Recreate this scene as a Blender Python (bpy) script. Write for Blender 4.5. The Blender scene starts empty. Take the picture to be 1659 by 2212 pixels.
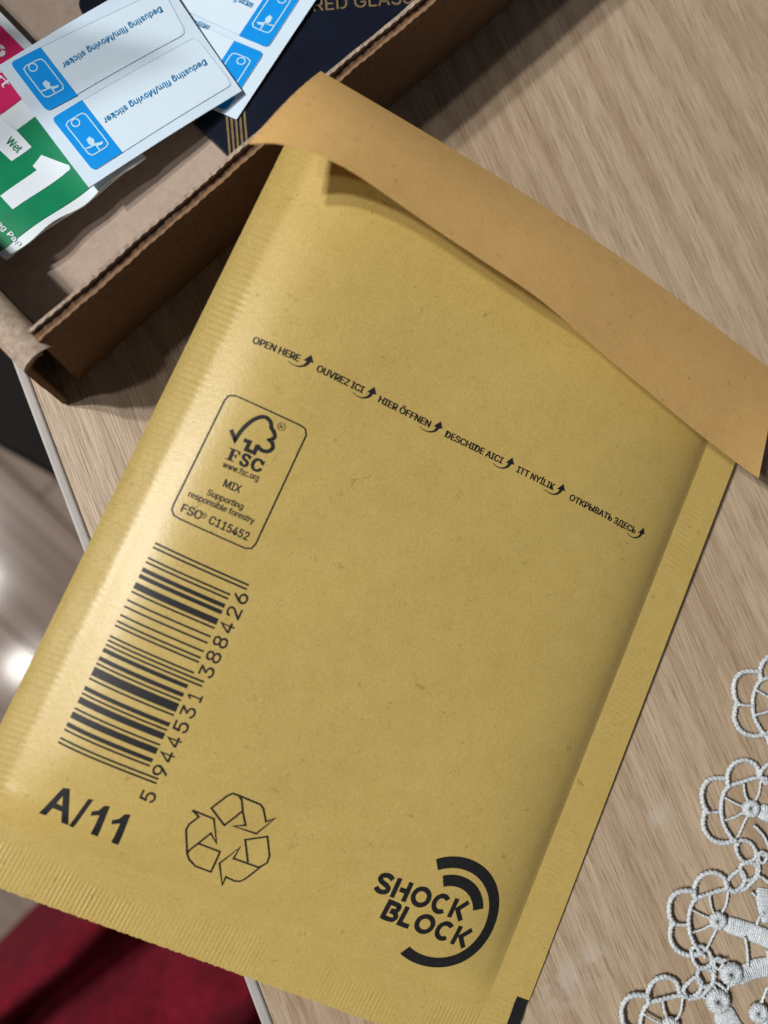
import bpy, bmesh, math, random
import numpy as np
from mathutils import Matrix, Vector, geometry
random.seed(7); rng = np.random.default_rng(7)
scene = bpy.context.scene
COL = scene.collection

# ------------------------------------------------------------------ camera
FPX, CX, CY = 1663.0, 829.5, 1106.0            # focal length and centre in measuring pixels (1659 x 2212)
CAM_H = 0.1675                                 # lens height above the table top
_n = np.array([660.0 - CX, 1290.0 - CY, FPX]); _n /= np.linalg.norm(_n)
_Z = -_n; _X = np.array([1.0, 0, 0]); _X -= (_X @ _Z) * _Z; _X /= np.linalg.norm(_X); _Y = np.cross(_Z, _X)
ROT = np.stack([_X, _Y, _Z])
def at(u, v, z=0.0):
    """point of the room at height z seen at measured photo position u, v"""
    r = ROT @ np.array([u - CX, v - CY, FPX]); return np.array([0, 0, CAM_H]) + r * ((z - CAM_H) / r[2])
def seen(P):
    c = ROT.T @ (np.asarray(P, float) - np.array([0, 0, CAM_H])); return c[:2] / c[2] * FPX + np.array([CX, CY])
cd = bpy.data.cameras.new('camera'); cam = bpy.data.objects.new('camera', cd); COL.objects.link(cam)
r, u, b = ROT @ [1, 0, 0], ROT @ [0, -1, 0], ROT @ [0, 0, -1]
cam.matrix_world = Matrix(((r[0], u[0], b[0], 0), (r[1], u[1], b[1], 0), (r[2], u[2], b[2], CAM_H), (0, 0, 0, 1)))
cd.sensor_width = 36.0; cd.lens = 36.0 * FPX / 2212.0; cd.clip_start = 0.01; cd.clip_end = 30.0
cd.dof.use_dof = True; cd.dof.focus_distance = 0.160; cd.dof.aperture_fstop = 9.5
scene.camera = cam

# ------------------------------------------------------------------ light
world = bpy.data.worlds.new('World'); scene.world = world; world.use_nodes = True
world.node_tree.nodes['Background'].inputs[0].default_value = (0.95, 0.93, 1.0, 1)
world.node_tree.nodes['Background'].inputs[1].default_value = 0.075
def bulb(name, loc, power, radius, col):
    l = bpy.data.lights.new(name, 'POINT'); l.energy = power; l.shadow_soft_size = radius; l.color = col
    o = bpy.data.objects.new(name, l); o.location = loc; COL.objects.link(o)
bulb('ceiling_bulb', (-1.50, 0.33, 1.75), 114, 0.050, (1.0, 0.965, 0.92))
bulb('ceiling_bulb', (-1.42, 0.07, 1.75), 114, 0.050, (1.0, 0.965, 0.92))
bulb('ceiling_bulb', (-1.08, -0.265, 1.50), 26, 0.050, (1.0, 0.955, 0.90))
vs = scene.view_settings; vs.view_transform = 'Standard'; vs.look = 'None'; vs.exposure = 0.0; vs.gamma = 1.0

# ------------------------------------------------------------------ helpers
def empty(name, loc=(0, 0, 0)):
    o = bpy.data.objects.new(name, None); o.location = loc; o.empty_display_size = 0.01; COL.objects.link(o); return o
def tag(o, label=None, cat=None, group=None, kind=None):
    for k, v in (('label', label), ('category', cat), ('group', group), ('kind', kind)):
        if v: o[k] = v
    return o
def build(name, verts, faces, mat, parent=None, smooth=False):
    m = bpy.data.meshes.new(name); m.from_pydata([tuple(map(float, v)) for v in verts], [], [tuple(map(int, f)) for f in faces]); m.update()
    if mat: m.materials.append(mat)
    if smooth: m.polygons.foreach_set('use_smooth', [True] * len(m.polygons))
    o = bpy.data.objects.new(name, m); COL.objects.link(o)
    if parent:
        o.parent = parent
        o.matrix_parent_inverse = Matrix.Translation(parent_world(parent)).inverted()
    return o
def parent_world(p):
    t = Vector(p.location)
    while p.parent: t = t + Vector(p.parent.location) + p.matrix_parent_inverse.to_translation(); p = p.parent
    return t
def bevel(o, w, seg=2):
    bm = bmesh.new(); bm.from_mesh(o.data); bmesh.ops.bevel(bm, geom=list(bm.edges), offset=w, segments=seg, affect='EDGES', profile=0.5)
    bm.to_mesh(o.data); bm.free(); return o
BOXF = [(0, 3, 2, 1), (4, 5, 6, 7), (0, 1, 5, 4), (1, 2, 6, 5), (2, 3, 7, 6), (3, 0, 4, 7)]
def frame_box(name, o0, ax, ay, a0, a1, b0, b1, z0, z1, mat, parent=None):
    o0, ax, ay = np.array(o0, float), np.array(ax, float), np.array(ay, float)
    v = [o0 + ax * a + ay * b_ + np.array([0, 0, z]) for z in (z0, z1) for a, b_ in ((a0, b0), (a1, b0), (a1, b1), (a0, b1))]
    return build(name, v, BOXF, mat, parent)
def sheet(name, fn, us, vs_, thick, mat, parent=None, smooth=True):
    """closed thin solid on the surface fn(u, v); thickness goes down from the surface"""
    us, vs_ = np.asarray(us), np.asarray(vs_); nu, nv = len(us), len(vs_)
    P = np.array([[fn(a, c) for a in us] for c in vs_])
    du = np.gradient(P, axis=1); dv = np.gradient(P, axis=0)
    N = np.cross(du, dv); N /= np.linalg.norm(N, axis=2)[..., None] + 1e-12
    N[N[..., 2] < 0] *= -1
    Q = P - N * thick
    V = np.concatenate([P.reshape(-1, 3), Q.reshape(-1, 3)]); k = nu * nv; F = []
    up = np.cross(P[0, 1] - P[0, 0], P[1, 0] - P[0, 0])[2] > 0
    for j in range(nv - 1):
        for i in range(nu - 1):
            a = j * nu + i; f = (a, a + 1, a + nu + 1, a + nu)
            if not up: f = f[::-1]
            F.append(f); F.append(tuple(x + k for x in f[::-1]))
    ring = list(range(nu)) + [j * nu + nu - 1 for j in range(1, nv)] + [(nv - 1) * nu + i for i in range(nu - 2, -1, -1)] + [j * nu for j in range(nv - 2, 0, -1)]
    m = len(ring); V = np.concatenate([V, V[ring], V[[r_ + k for r_ in ring]]])
    for i in range(m):
        a, c = 2 * k + i, 2 * k + (i + 1) % m; f = (a, a + m, c + m, c); F.append(f if up else f[::-1])
    return build(name, V, F, mat, parent, smooth)
def catmull(P, n=6, closed=False):
    P = [np.asarray(p, float) for p in P]; out = []; m = len(P)
    for i in range(m if closed else m - 1):
        if closed: p0, p1, p2, p3 = P[i - 1], P[i], P[(i + 1) % m], P[(i + 2) % m]
        else: p0, p1, p2, p3 = P[max(i - 1, 0)], P[i], P[i + 1], P[min(i + 2, m - 1)]
        for k in range(n):
            t = k / n
            out.append(0.5 * ((2 * p1) + (-p0 + p2) * t + (2 * p0 - 5 * p1 + 4 * p2 - p3) * t * t + (-p0 + 3 * p1 - 3 * p2 + p3) * t ** 3))
    if not closed: out.append(P[-1])
    return np.array(out)
def resample(P, step, closed=False):
    P = np.asarray(P, float)
    if closed: P = np.vstack([P, P[:1]])
    d = np.r_[0, np.cumsum(np.linalg.norm(np.diff(P, axis=0), axis=1))]; n = max(2, int(d[-1] / step) + 1)
    t = np.linspace(0, d[-1], n + 1)
    if closed: t = t[:-1]
    return np.stack([np.interp(t, d, P[:, k]) for k in range(P.shape[1])], axis=1)
def stroke(P, w, closed=False):
    """flat ribbon of width w along a 2D path"""
    P = np.asarray(P, float); n = len(P); V = []; F = []
    for i in range(n):
        a = P[i - 1] if (i > 0 or closed) else None; c = P[(i + 1) % n] if (i < n - 1 or closed) else None
        ds = []
        if a is not None: d = P[i] - a; ds.append(d / (np.linalg.norm(d) + 1e-9))
        if c is not None: d = c - P[i]; ds.append(d / (np.linalg.norm(d) + 1e-9))
        t = sum(ds); t = t / (np.linalg.norm(t) + 1e-9); nn = np.array([-t[1], t[0]])
        k = 1.0
        if len(ds) == 2: k = 1 / max(0.45, abs(nn @ np.array([-ds[0][1], ds[0][0]])))
        V += [P[i] + nn * w / 2 * k, P[i] - nn * w / 2 * k]
    for i in range(n if closed else n - 1):
        j = (i + 1) % n; F.append((2 * i, 2 * i + 1, 2 * j + 1, 2 * j))
    return np.array(V), F
def fill(P):
    P = np.asarray(P, float)
    tri = geometry.tessellate_polygon([[Vector((p[0], p[1], 0)) for p in P]])
    return P, [tuple(t) for t in tri]
def arc(c, r0, a0, a1, n=40):
    a = np.radians(np.linspace(a0, a1, n)); return np.stack([c[0] + r0 * np.cos(a), c[1] + r0 * np.sin(a)], axis=1)
def merge(parts):
    V, F, k = [], [], 0
    for v, f in parts:
        V.append(np.asarray(v, float)); F += [tuple(i + k for i in q) for q in f]; k += len(v)
    return np.vstack(V), F
FONT = None
try:
    import os
    FONT = bpy.data.fonts.load(os.path.join(bpy.utils.resource_path('LOCAL'), 'datafiles', 'fonts', 'Inter.woff2'))
except Exception: FONT = None
def glyphs(txt, bold=0.0, space=1.0):
    """filled letters in a unit box: x 0..1 across the line, y 0..1 from baseline to cap height"""
    def raw(t):
        c = bpy.data.curves.new('t', 'FONT'); c.body = t; c.size = 1.0; c.resolution_u = 3; c.space_character = space
        c.fill_mode = 'FRONT'
        if FONT: c.font = FONT
        o = bpy.data.objects.new('t', c); COL.objects.link(o); bpy.context.view_layer.update()
        m = o.evaluated_get(bpy.context.evaluated_depsgraph_get()).to_mesh()
        V = np.array([v.co[:2] for v in m.vertices]); F = [tuple(p.vertices) for p in m.polygons]
        bpy.data.objects.remove(o); bpy.data.curves.remove(c); return V, F
    V, F = raw(txt); H = raw('H')[0]; cap = H[:, 1].max() - H[:, 1].min(); y0 = H[:, 1].min()
    if bold:            # heavier weight: the same letters laid over each other, each a hair higher (third value)
        V = np.c_[V, np.zeros(len(V))]; parts = [(V, F)]; nb = 6
        for k in range(nb):
            a = 2 * math.pi * k / nb; parts.append((V + np.array([bold * math.cos(a), bold * .62 * math.sin(a), k + 1.0]), F))
        V, F = merge(parts)
    else: V = np.c_[V, np.zeros(len(V))]
    V = V.copy(); V[:, 0] -= V[:, 0].min(); V[:, 0] /= V[:, 0].max(); V[:, 1] = (V[:, 1] - y0) / cap
    return V, F
def line_of(txt, p0, p1, ptop, bold=0.0, space=1.0):
    """letters from p0 to p1 along the baseline; ptop is the cap height point over p0"""
    V, F = glyphs(txt, bold, space); p0, p1, pt = map(lambda q: np.array(q, float), (p0, p1, ptop))
    return np.c_[p0 + V[:, :1] * (p1 - p0) + V[:, 1:2] * (pt - p0), V[:, 2]], F
def refine(V, F, cut):
    """split long triangles so that print follows a curved surface"""
    V = [np.array(v) for v in V]; work = [(f[0], f[i], f[i + 1]) for f in F for i in range(1, len(f) - 1)]; out = []; mid = {}
    while work:
        t = work.pop(); d = [np.linalg.norm(V[t[i]][:2] - V[t[(i + 1) % 3]][:2]) for i in range(3)]; i = int(np.argmax(d))
        if d[i] <= cut: out.append(t); continue
        a, c, o = t[i], t[(i + 1) % 3], t[(i + 2) % 3]; key = (min(a, c), max(a, c))
        if key not in mid: mid[key] = len(V); V.append((V[a] + V[c]) / 2)
        m = mid[key]; work += [(a, m, o), (m, c, o)]
    return np.array(V), out
def print_on(name, parts, surf, mat, parent, lift=0.00006, cut=None):
    V, F = merge([(v if v.shape[1] == 3 else np.c_[v, np.zeros(len(v))], f) for v, f in ((np.asarray(v, float), f) for v, f in parts)])
    if cut is None: cut = 0.9 if surf is mail else 0
    if cut: V, F = refine(V, F, cut)
    return build(name, [surf(x, y, lift + k * .000004) for x, y, k in V], F, mat, parent, True)
def tube(path, rad, closed=False, seg=8, twist=0.0, pitch=0.0009, flat=1.0, amp=0.20):
    """cord with a wound thread surface"""
    P = np.asarray(path, float); n = len(P); V = []; F = []
    d = np.r_[0, np.cumsum(np.linalg.norm(np.diff(P, axis=0), axis=1))]
    for i in range(n):
        a = P[i - 1] if (i > 0 or closed) else P[i]; c = P[(i + 1) % n] if (i < n - 1 or closed) else P[i]
        t = c - a; t /= np.linalg.norm(t) + 1e-12
        s = np.cross(t, [0, 0, 1.0]); s /= np.linalg.norm(s) + 1e-12; w = np.cross(s, t)
        for k in range(seg):
            th = 2 * math.pi * k / seg
            q = rad * (1 + amp * math.sin(2 * math.pi * d[i] / pitch + th) + random.uniform(-.18, .18))
            V.append(P[i] + s * math.cos(th) * q + w * math.sin(th) * q * flat)
    for i in range(n if closed else n - 1):
        j = (i + 1) % n
        for k in range(seg):
            l = (k + 1) % seg; F.append((i * seg + k, i * seg + l, j * seg + l, j * seg + k))
    if not closed: F += [tuple(range(seg))[::-1], tuple((n - 1) * seg + k for k in range(seg))]
    return np.array(V), F

# ------------------------------------------------------------------ materials
class NT:
    def __init__(s, name, rough=0.6, spec=0.5, base=(0.5, 0.5, 0.5)):
        s.m = bpy.data.materials.new(name); s.m.use_nodes = True; s.t = s.m.node_tree; s.p = s.t.nodes['Principled BSDF']
        s.p.inputs['Roughness'].default_value = rough; s.p.inputs['Specular IOR Level'].default_value = spec
        s.p.inputs['Base Color'].default_value = (*base, 1); s._c = None
    def n(s, typ, **kw):
        q = s.t.nodes.new(typ)
        for k, v in kw.items():
            if k in q.inputs: q.inputs[k].default_value = v
            else: setattr(q, k, v)
        return q
    def l(s, a, b_): s.t.links.new(a, b_)
    def coord(s, scale=(1, 1, 1), rot=(0, 0, 0), loc=(0, 0, 0)):
        if s._c is None: s._c = s.n('ShaderNodeNewGeometry')
        mp = s.n('ShaderNodeMapping'); mp.vector_type = 'TEXTURE' if False else 'POINT'
        # rotate first, then scale
        r = s.n('ShaderNodeVectorRotate'); r.rotation_type = 'Z_AXIS'; r.inputs['Angle'].default_value = rot[2]
        s.l(s._c.outputs['Position'], r.inputs['Vector']); s.l(r.outputs[0], mp.inputs['Vector'])
        mp.inputs['Scale'].default_value = scale; mp.inputs['Location'].default_value = loc; return mp.outputs[0]
    def noise(s, vec, scale, detail=4, rough=0.55, dist=0.0):
        q = s.n('ShaderNodeTexNoise'); q.inputs['Scale'].default_value = scale; q.inputs['Detail'].default_value = detail
        q.inputs['Roughness'].default_value = rough; q.inputs['Distortion'].default_value = dist; s.l(vec, q.inputs['Vector']); return q.outputs['Fac']
    def ramp(s, fac, stops):
        q = s.n('ShaderNodeValToRGB'); e = q.color_ramp.elements
        while len(e) < len(stops): e.new(0.5)
        for i, (p, c) in enumerate(stops): e[i].position = p; e[i].color = (*c, 1) if len(c) == 3 else c
        s.l(fac, q.inputs['Fac']); return q.outputs['Color']
    def mix(s, fac, a, b_, mode='MIX'):
        q = s.n('ShaderNodeMix'); q.data_type = 'RGBA'; q.blend_type = mode
        for sock, v in ((q.inputs[0], fac), (q.inputs[6], a), (q.inputs[7], b_)):
            if isinstance(v, (int, float)): sock.default_value = v
            elif isinstance(v, tuple): sock.default_value = (*v, 1)
            else: s.l(v, sock)
        return q.outputs[2]
    def math(s, op, a, b_=0.0):
        q = s.n('ShaderNodeMath'); q.operation = op
        for sock, v in ((q.inputs[0], a), (q.inputs[1], b_)):
            if isinstance(v, (int, float)): sock.default_value = v
            else: s.l(v, sock)
        return q.outputs[0]
    def bump(s, h, strength, dist):
        q = s.n('ShaderNodeBump'); q.inputs['Strength'].default_value = strength; q.inputs['Distance'].default_value = dist
        s.l(h, q.inputs['Height']); s.l(q.outputs[0], s.p.inputs['Normal'])
    def base(s, c): s.l(c, s.p.inputs['Base Color'])

def paper(name, c_lo, c_hi, fibre, rough, spec, fib_amt=0.35):
    q = NT(name, rough, spec); co = q.coord()
    a = q.noise(co, 220, 5, 0.6); base = q.ramp(a, [(0.3, c_lo), (0.7, c_hi)])
    g = q.noise(co, 2600, 3, 0.6); base = q.mix(0.22, base, q.ramp(g, [(0.3, (0.25, 0.25, 0.25)), (0.7, (0.75, 0.75, 0.75))]), 'OVERLAY')
    tot = None
    for sc, off in ((330, (0, 0, 0)), (270, (3.1, 1.7, 0.4)), (410, (7.7, 2.2, 1.9))):
        c2 = q.coord(loc=off); f = q.noise(c2, sc, 1, 0.5, 0.6)
        ln = q.math('SUBTRACT', 1.0, q.math('MULTIPLY', q.math('ABSOLUTE', q.math('SUBTRACT', f, 0.5)), 75.0))
        ln = q.math('MAXIMUM', ln, 0.0)
        msk = q.ramp(q.noise(c2, sc * 0.9, 2, 0.5), [(0.60, (0, 0, 0)), (0.68, (1, 1, 1))])
        k = q.math('MULTIPLY', ln, msk); tot = k if tot is None else q.math('MAXIMUM', tot, k)
    base = q.mix(q.math('MULTIPLY', tot, fib_amt), base, fibre)
    spk = q.ramp(q.noise(co, 1500, 1, 0.5), [(0.735, (0, 0, 0)), (0.76, (1, 1, 1))])
    base = q.mix(q.math('MULTIPLY', spk, 0.18), base, fibre)
    q.base(base); h = q.math('ADD', q.noise(co, 900, 4, 0.6), q.math('MULTIPLY', g, 0.5)); q.bump(h, 0.22, 0.0002); return q.m
KRAFT = paper('golden_kraft_paper', (0.485, 0.354, 0.106), (0.515, 0.384, 0.122), (0.20, 0.125, 0.03), 0.40, 0.48, 0.5)
KRAFT_IN = paper('tan_kraft_paper', (0.650, 0.405, 0.145), (0.690, 0.440, 0.165), (0.25, 0.14, 0.05), 0.50, 0.40, 0.6)

def simple(name, base, rough=0.6, spec=0.4, var=0.0, scale=300, bump=0.0, bscale=800, bdist=0.0002):
    q = NT(name, rough, spec, base)
    if var:
        a = q.noise(q.coord(), scale, 4)
        q.base(q.ramp(a, [(0.3, tuple(c * (1 - var) for c in base)), (0.7, tuple(min(1, c * (1 + var)) for c in base))]))
    if bump: q.bump(q.noise(q.coord(), bscale, 4), bump, bdist)
    return q.m
INK = simple('black_ink', (0.012, 0.012, 0.013), 0.55, 0.35, 0.35, 1800)

GRAIN = math.atan2(-0.92655, 0.37617)      # direction of the table edge and its grain
q = NT('light_oak_laminate', 0.42, 0.4)
rz = -GRAIN
fine = q.noise(q.coord((30, 1500, 1), (0, 0, rz)), 1.0, 6, 0.65, 0.3)
mid = q.noise(q.coord((9, 420, 1), (0, 0, rz), (2, 5, 0)), 1.0, 5, 0.6, 0.5)
big = q.noise(q.coord((6, 70, 1), (0, 0, rz), (9, 1, 0)), 1.0, 3, 0.5, 0.9)
pores = q.noise(q.coord((110, 2600, 1), (0, 0, rz), (1, 1, 0)), 1.0, 3, 0.6)
cath = q.n('ShaderNodeTexWave'); cath.wave_type = 'RINGS'; cath.rings_direction = 'SPHERICAL'
cath.inputs['Scale'].default_value = 1.0; cath.inputs['Distortion'].default_value = 5.0; cath.inputs['Detail'].default_value = 3; cath.inputs['Detail Scale'].default_value = 0.6
q.l(q.coord((4.5, 52, 1), (0, 0, rz), (1.9, -8.2, 0)), cath.inputs['Vector'])
col = q.ramp(fine, [(0.34, (0.300, 0.215, 0.132)), (0.50, (0.420, 0.322, 0.214)), (0.66, (0.520, 0.418, 0.292))])
col = q.mix(0.42, col, q.ramp(mid, [(0.36, (0.31, 0.222, 0.140)), (0.62, (0.48, 0.372, 0.260))]))
col = q.mix(0.40, col, q.ramp(big, [(0.36, (0.32, 0.225, 0.138)), (0.64, (0.50, 0.398, 0.280))]))
col = q.mix(0.20, col, q.ramp(cath.outputs['Fac'], [(0.25, (0.16, 0.11, 0.07)), (0.5, (0.42, 0.34, 0.26))]))
col = q.mix(q.ramp(pores, [(0.54, (0, 0, 0)), (0.62, (0.62, 0.62, 0.62))]), col, (0.215, 0.145, 0.088))
col = q.mix(q.ramp(pores, [(0.34, (0.34, 0.34, 0.34)), (0.44, (0, 0, 0))]), col, (0.57, 0.47, 0.365))
for sm_p, sm_r in (((1284, 2080), .0055), ((1215, 2130), .007), ((1420, 1760), .004)):      # dried smudges
    dn = q.n('ShaderNodeVectorMath'); dn.operation = 'DISTANCE'; q.l(q.coord(), dn.inputs[0]); dn.inputs[1].default_value = tuple(at(*sm_p))
    k = q.math('MULTIPLY', q.ramp(q.math('DIVIDE', dn.outputs['Value'], sm_r), [(0.35, (1, 1, 1)), (1.0, (0, 0, 0))]), q.ramp(q.noise(q.coord(), 260, 3), [(0.42, (0, 0, 0)), (0.56, (0.42, 0.42, 0.42))]))
    col = q.mix(k, col, (0.50, 0.45, 0.40))
q.base(col); q.bump(q.math('SUBTRACT', fine, pores), 0.35, 0.0002); WOOD = q.m
EDGE = simple('grey_white_edge_plastic', (0.37, 0.355, 0.34), 0.5, 0.3, 0.08, 200)

def board(name, lo, hi, sc=500):
    q = NT(name, 0.8, 0.25); co = q.coord(); a = q.noise(co, sc, 5, 0.65); b_ = q.noise(co, 60, 3)
    c = q.ramp(a, [(0.3, lo), (0.7, hi)]); c = q.mix(0.25, c, q.ramp(b_, [(0.3, lo), (0.7, hi)]))
    q.base(c); q.bump(q.noise(co, 420, 5, 0.6), 0.5, 0.0004); return q.m
CARD_OUT = board('brown_corrugated_board', (0.20, 0.118, 0.062), (0.27, 0.162, 0.090))
CARD_IN = board('greyish_board_lining', (0.36, 0.282, 0.228), (0.45, 0.360, 0.300))
CARD_CUT = board('torn_board_edge', (0.24, 0.175, 0.125), (0.50, 0.41, 0.33), 900)
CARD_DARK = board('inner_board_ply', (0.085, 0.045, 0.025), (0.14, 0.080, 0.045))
NAVY = simple('dark_navy_print', (0.004, 0.007, 0.018), 0.32, 0.5, 0.25, 120, 0.08, 600)
GOLD = simple('dull_gold_print', (0.20, 0.145, 0.065), 0.38, 0.5, 0.15, 900)
LINER = simple('bluish_white_paper', (0.64, 0.80, 0.95), 0.38, 0.45, 0.02, 150)
LABELW = simple('white_film_label', (0.68, 0.84, 0.98), 0.30, 0.5, 0.015, 150)
BLUE = simple('sky_blue_print', (0.004, 0.30, 0.86), 0.32, 0.5, 0.04, 200)
BLUETXT = simple('blue_text_print', (0.010, 0.25, 0.52), 0.4, 0.4)
ICON = simple('pale_blue_print', (0.50, 0.78, 0.95), 0.4, 0.4)
FOIL = simple('white_sachet_paper', (0.70, 0.80, 0.86), 0.45, 0.45, 0.03, 220, 0.15, 500)
GREEN = simple('green_print', (0.004, 0.225, 0.098), 0.38, 0.45, 0.06, 260, 0.10, 500)
MAGENTA = simple('magenta_print', (0.62, 0.018, 0.13), 0.38, 0.45, 0.06, 260, 0.10, 500)
WPRINT = simple('white_print', (0.74, 0.84, 0.93), 0.42, 0.4)
q = NT('white_lace_thread', 0.34, 0.6); co = q.coord()
q.base(q.ramp(q.noise(co, 2400, 3), [(0.3, (0.40, 0.45, 0.48)), (0.7, (0.70, 0.75, 0.79))])); q.bump(q.noise(co, 3200, 3, 0.6), 0.8, 0.0003); LACE = q.m
q = NT('crimson_velvet', 0.9, 0.15); co = q.coord()
q.base(q.mix(0.5, q.ramp(q.noise(co, 55, 5, 0.7), [(0.38, (0.080, 0.003, 0.008)), (0.62, (0.225, 0.009, 0.024))]), q.ramp(q.noise(co, 420, 4, 0.7), [(0.38, (0.080, 0.003, 0.008)), (0.62, (0.225, 0.009, 0.024))])))
q.p.inputs['Sheen Weight'].default_value = 0.10; q.p.inputs['Sheen Tint'].default_value = (0.9, 0.15, 0.25, 1); q.p.inputs['Sheen Roughness'].default_value = 0.4
q.bump(q.noise(co, 260, 5, 0.7), 0.8, 0.004); VELVET = q.m
DARKWOOD = simple('near_black_wood', (0.0035, 0.0025, 0.002), 0.7, 0.15, 0.3, 40)
q = NT('brown_floor_laminate', 0.11, 0.16)
f = q.noise(q.coord((3, 60, 1), (0, 0, 0.75)), 1.0, 5, 0.6, 0.4); 
q.base(q.ramp(f, [(0.3, (0.17, 0.125, 0.100)), (0.7, (0.30, 0.235, 0.195))])); q.bump(f, 0.05, 0.001); FLOOR = q.m

# ------------------------------------------------------------------ table and floor
e0 = at(13, 747); ed = np.array([math.cos(GRAIN), math.sin(GRAIN), 0]); ein = np.array([-ed[1], ed[0], 0])   # ein points onto the table
BAND = 0.0023
top = frame_box('table_top', e0, ed, ein, -0.36, 0.42, BAND, 0.62, -0.024, 0.0, WOOD); tag(top, kind='structure')
bevel(top, 0.0002, 1)
eb = frame_box('edge_band', e0, ed, ein, -0.36, 0.42, 0.0, BAND - 0.00012, -0.024, 0.0001, EDGE, top); bevel(eb, 0.0006, 3)
for a in (-0.30, 0.36):
    for c in (0.07, 0.55):
        bevel(frame_box('leg', e0, ed, ein, a - .025, a + .025, c - .025, c + .025, -0.74, -0.0245, DARKWOOD, top), 0.002)
fl = frame_box('floor', (0, 0, 0), (1, 0, 0), (0, 1, 0), -2.2, 1.6, -1.8, 1.8, -0.80, -0.7435, DARKWOOD); tag(fl, kind='structure')
fa = np.array([math.cos(-0.75), math.sin(-0.75), 0]); fa = np.array([math.cos(0.75 + math.pi / 2), math.sin(0.75 + math.pi / 2), 0]); fa = np.array([0.731, -0.682, 0]); fb = np.array([0.682, 0.731, 0])
for i in range(-8, 5):
    for j in range(-2, 2):
        a0 = j * 0.9 + (i % 3) * 0.3
        bevel(frame_box('plank', (0, 0, 0), fa, fb, a0 + .0007, a0 + .8993, i * 0.125 + .0007, i * 0.125 + .1243, -0.7435, -0.74, FLOOR, fl), 0.0008, 1)

# ------------------------------------------------------------------ padded mailer
W, H = 120.0, 163.0                            # millimetres
cTL, cTR, cBR, cBL = at(692, 155, .0315), at(1665, 800, .0025), at(1088, 2305, .0005), at(-146, 1863, .014)
SL, SR, SB = 7.5, 8.8, 10.5                    # seal widths
def ease(d, k, soft=1.0):
    return 0.0 if d <= 0 else (1 - math.exp(-d / k)) * (1 - math.exp(-d / soft))
_ph = rng.uniform(0, 6.28, 12)
def bulge(x, y):
    L_, R_, B_ = (.35 * ease(x - .4, 9.0, 3.0) + .65 * ease(x - 5.0, 8.0, 2.5)), (0.55 * ease(W - SR - x, 7.0, .6) + .45 * ease(W - SR - x, 24.0, 1.0)), ease(H - SB - y, 8.0, 2.5)
    hgt = 5.8 * L_ * R_ * (0.12 + 0.88 * B_)
    wt = math.exp(-(y / 9.0) ** 2); hgt = hgt * (1 - wt) + wt * 4.4 * math.sin(math.pi * min(1, max(0, x / W)))
    wv = 0.16 * math.sin(x * .11 + y * .05 + _ph[0]) + 0.13 * math.sin(x * .07 - y * .10 + _ph[1]) + 0.07 * math.sin(x * .23 + y * .19 + _ph[2])
    cr = 0.0
    if H - SB - 14 < y: # creases over the bottom seal
        k = math.exp(-((y - (H - SB - 1.2 + 0.8 * math.sin(x * .09))) / 1.3) ** 2); cr -= (0.24 + .40 / (1 + math.exp((x - 24) / 4))) * k * (0.6 + 0.4 * math.sin(x * .21 + 1))
        k = math.exp(-((y - (H - SB - 6.0 - 0.05 * x)) / 1.6) ** 2); cr += 0.22 * k * max(0, math.sin(x * .05 + .6))
    return hgt + wv * L_ * R_ * min(1, B_ + .25) + cr
def ribs(x, y):
    r_ = 0.0
    j = 0.35 * math.sin(y * .31) + 0.2 * math.sin(y * .83 + 1)
    if x < SL:
        m = max(0, min(1, (x - 0.3) / 0.9)) * max(0, min(1, (SL - 1.6 - x + j) / 0.8)); a = 0.034 + 0.014 * math.sin(y * .12 + 2) + .004 * math.sin(y * 1.9)
        r_ += a * m * (.75 + .25 * math.sin(y * .43 + 1.3 * math.sin(y * .19))) * math.sin(2 * math.pi * (y + 0.10 * x + .18 * math.sin(y * .37)) / 1.30)
    if x > W - SR:
        k = W - x; m = max(0, min(1, (k - 2.2) / 1.0)) * max(0, min(1, (SR - 0.8 - k + j) / 0.8)); a = 0.022 + 0.014 * math.sin(y * .17)
        r_ += a * m * math.sin(2 * math.pi * (y - 0.10 * x) / 1.15)
    if y > H - SB and SL < x < W - SR:
        k = H - y; m = max(0, min(1, (k - 0.1) / 0.6)) * max(0, min(1, (SB - 2.6 - k + j + 1.2 * math.sin(x * .13)) / 0.9)); a = 0.012 + 0.030 / (1 + math.exp((x - 46) / 7)) + 0.012 * math.sin(x * .23 + 1.2) + .016 / (1 + math.exp((88 - x) / 5))
        r_ += a * m * (.8 + .2 * math.sin(x * .71 + 2 * math.sin(x * .23))) * math.sin(2 * math.pi * (x + 0.06 * y + .08 * math.sin(x * .53)) / 0.86)
    return r_
def mail_base(x, y):
    s, t = x / W, y / H
    return (cTL * (1 - s) + cTR * s) * (1 - t) + (cBL * (1 - s) + cBR * s) * t
_e1 = (cTR - cTL); _e2 = (cBL - cTL); MN = np.cross(_e2, _e1); MN /= np.linalg.norm(MN)
if MN[2] < 0: MN = -MN
def mail(x, y, lift=0.0):
    return mail_base(x, y) + MN * ((bulge(x, y) + ribs(x, y)) * 0.001 + lift)
def on_mail(u, v):
    """mailer coordinates (mm) of a printed mark measured in the photograph"""
    p = np.array([60.0, 80.0]); tgt = np.array([u, v])
    for _ in range(14):
        f0 = seen(mail(*p)); J = np.stack([(seen(mail(p[0] + .2, p[1])) - f0) / .2, (seen(mail(p[0], p[1] + .2)) - f0) / .2], axis=1)
        p = p + np.clip(np.linalg.solve(J, tgt - f0), -25, 25)
    return p
mailer = empty('padded_mailer', mail_base(60, 80)); tag(mailer, 'golden kraft padded mailer with raised flap lying against the cardboard box', 'envelope')
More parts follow.
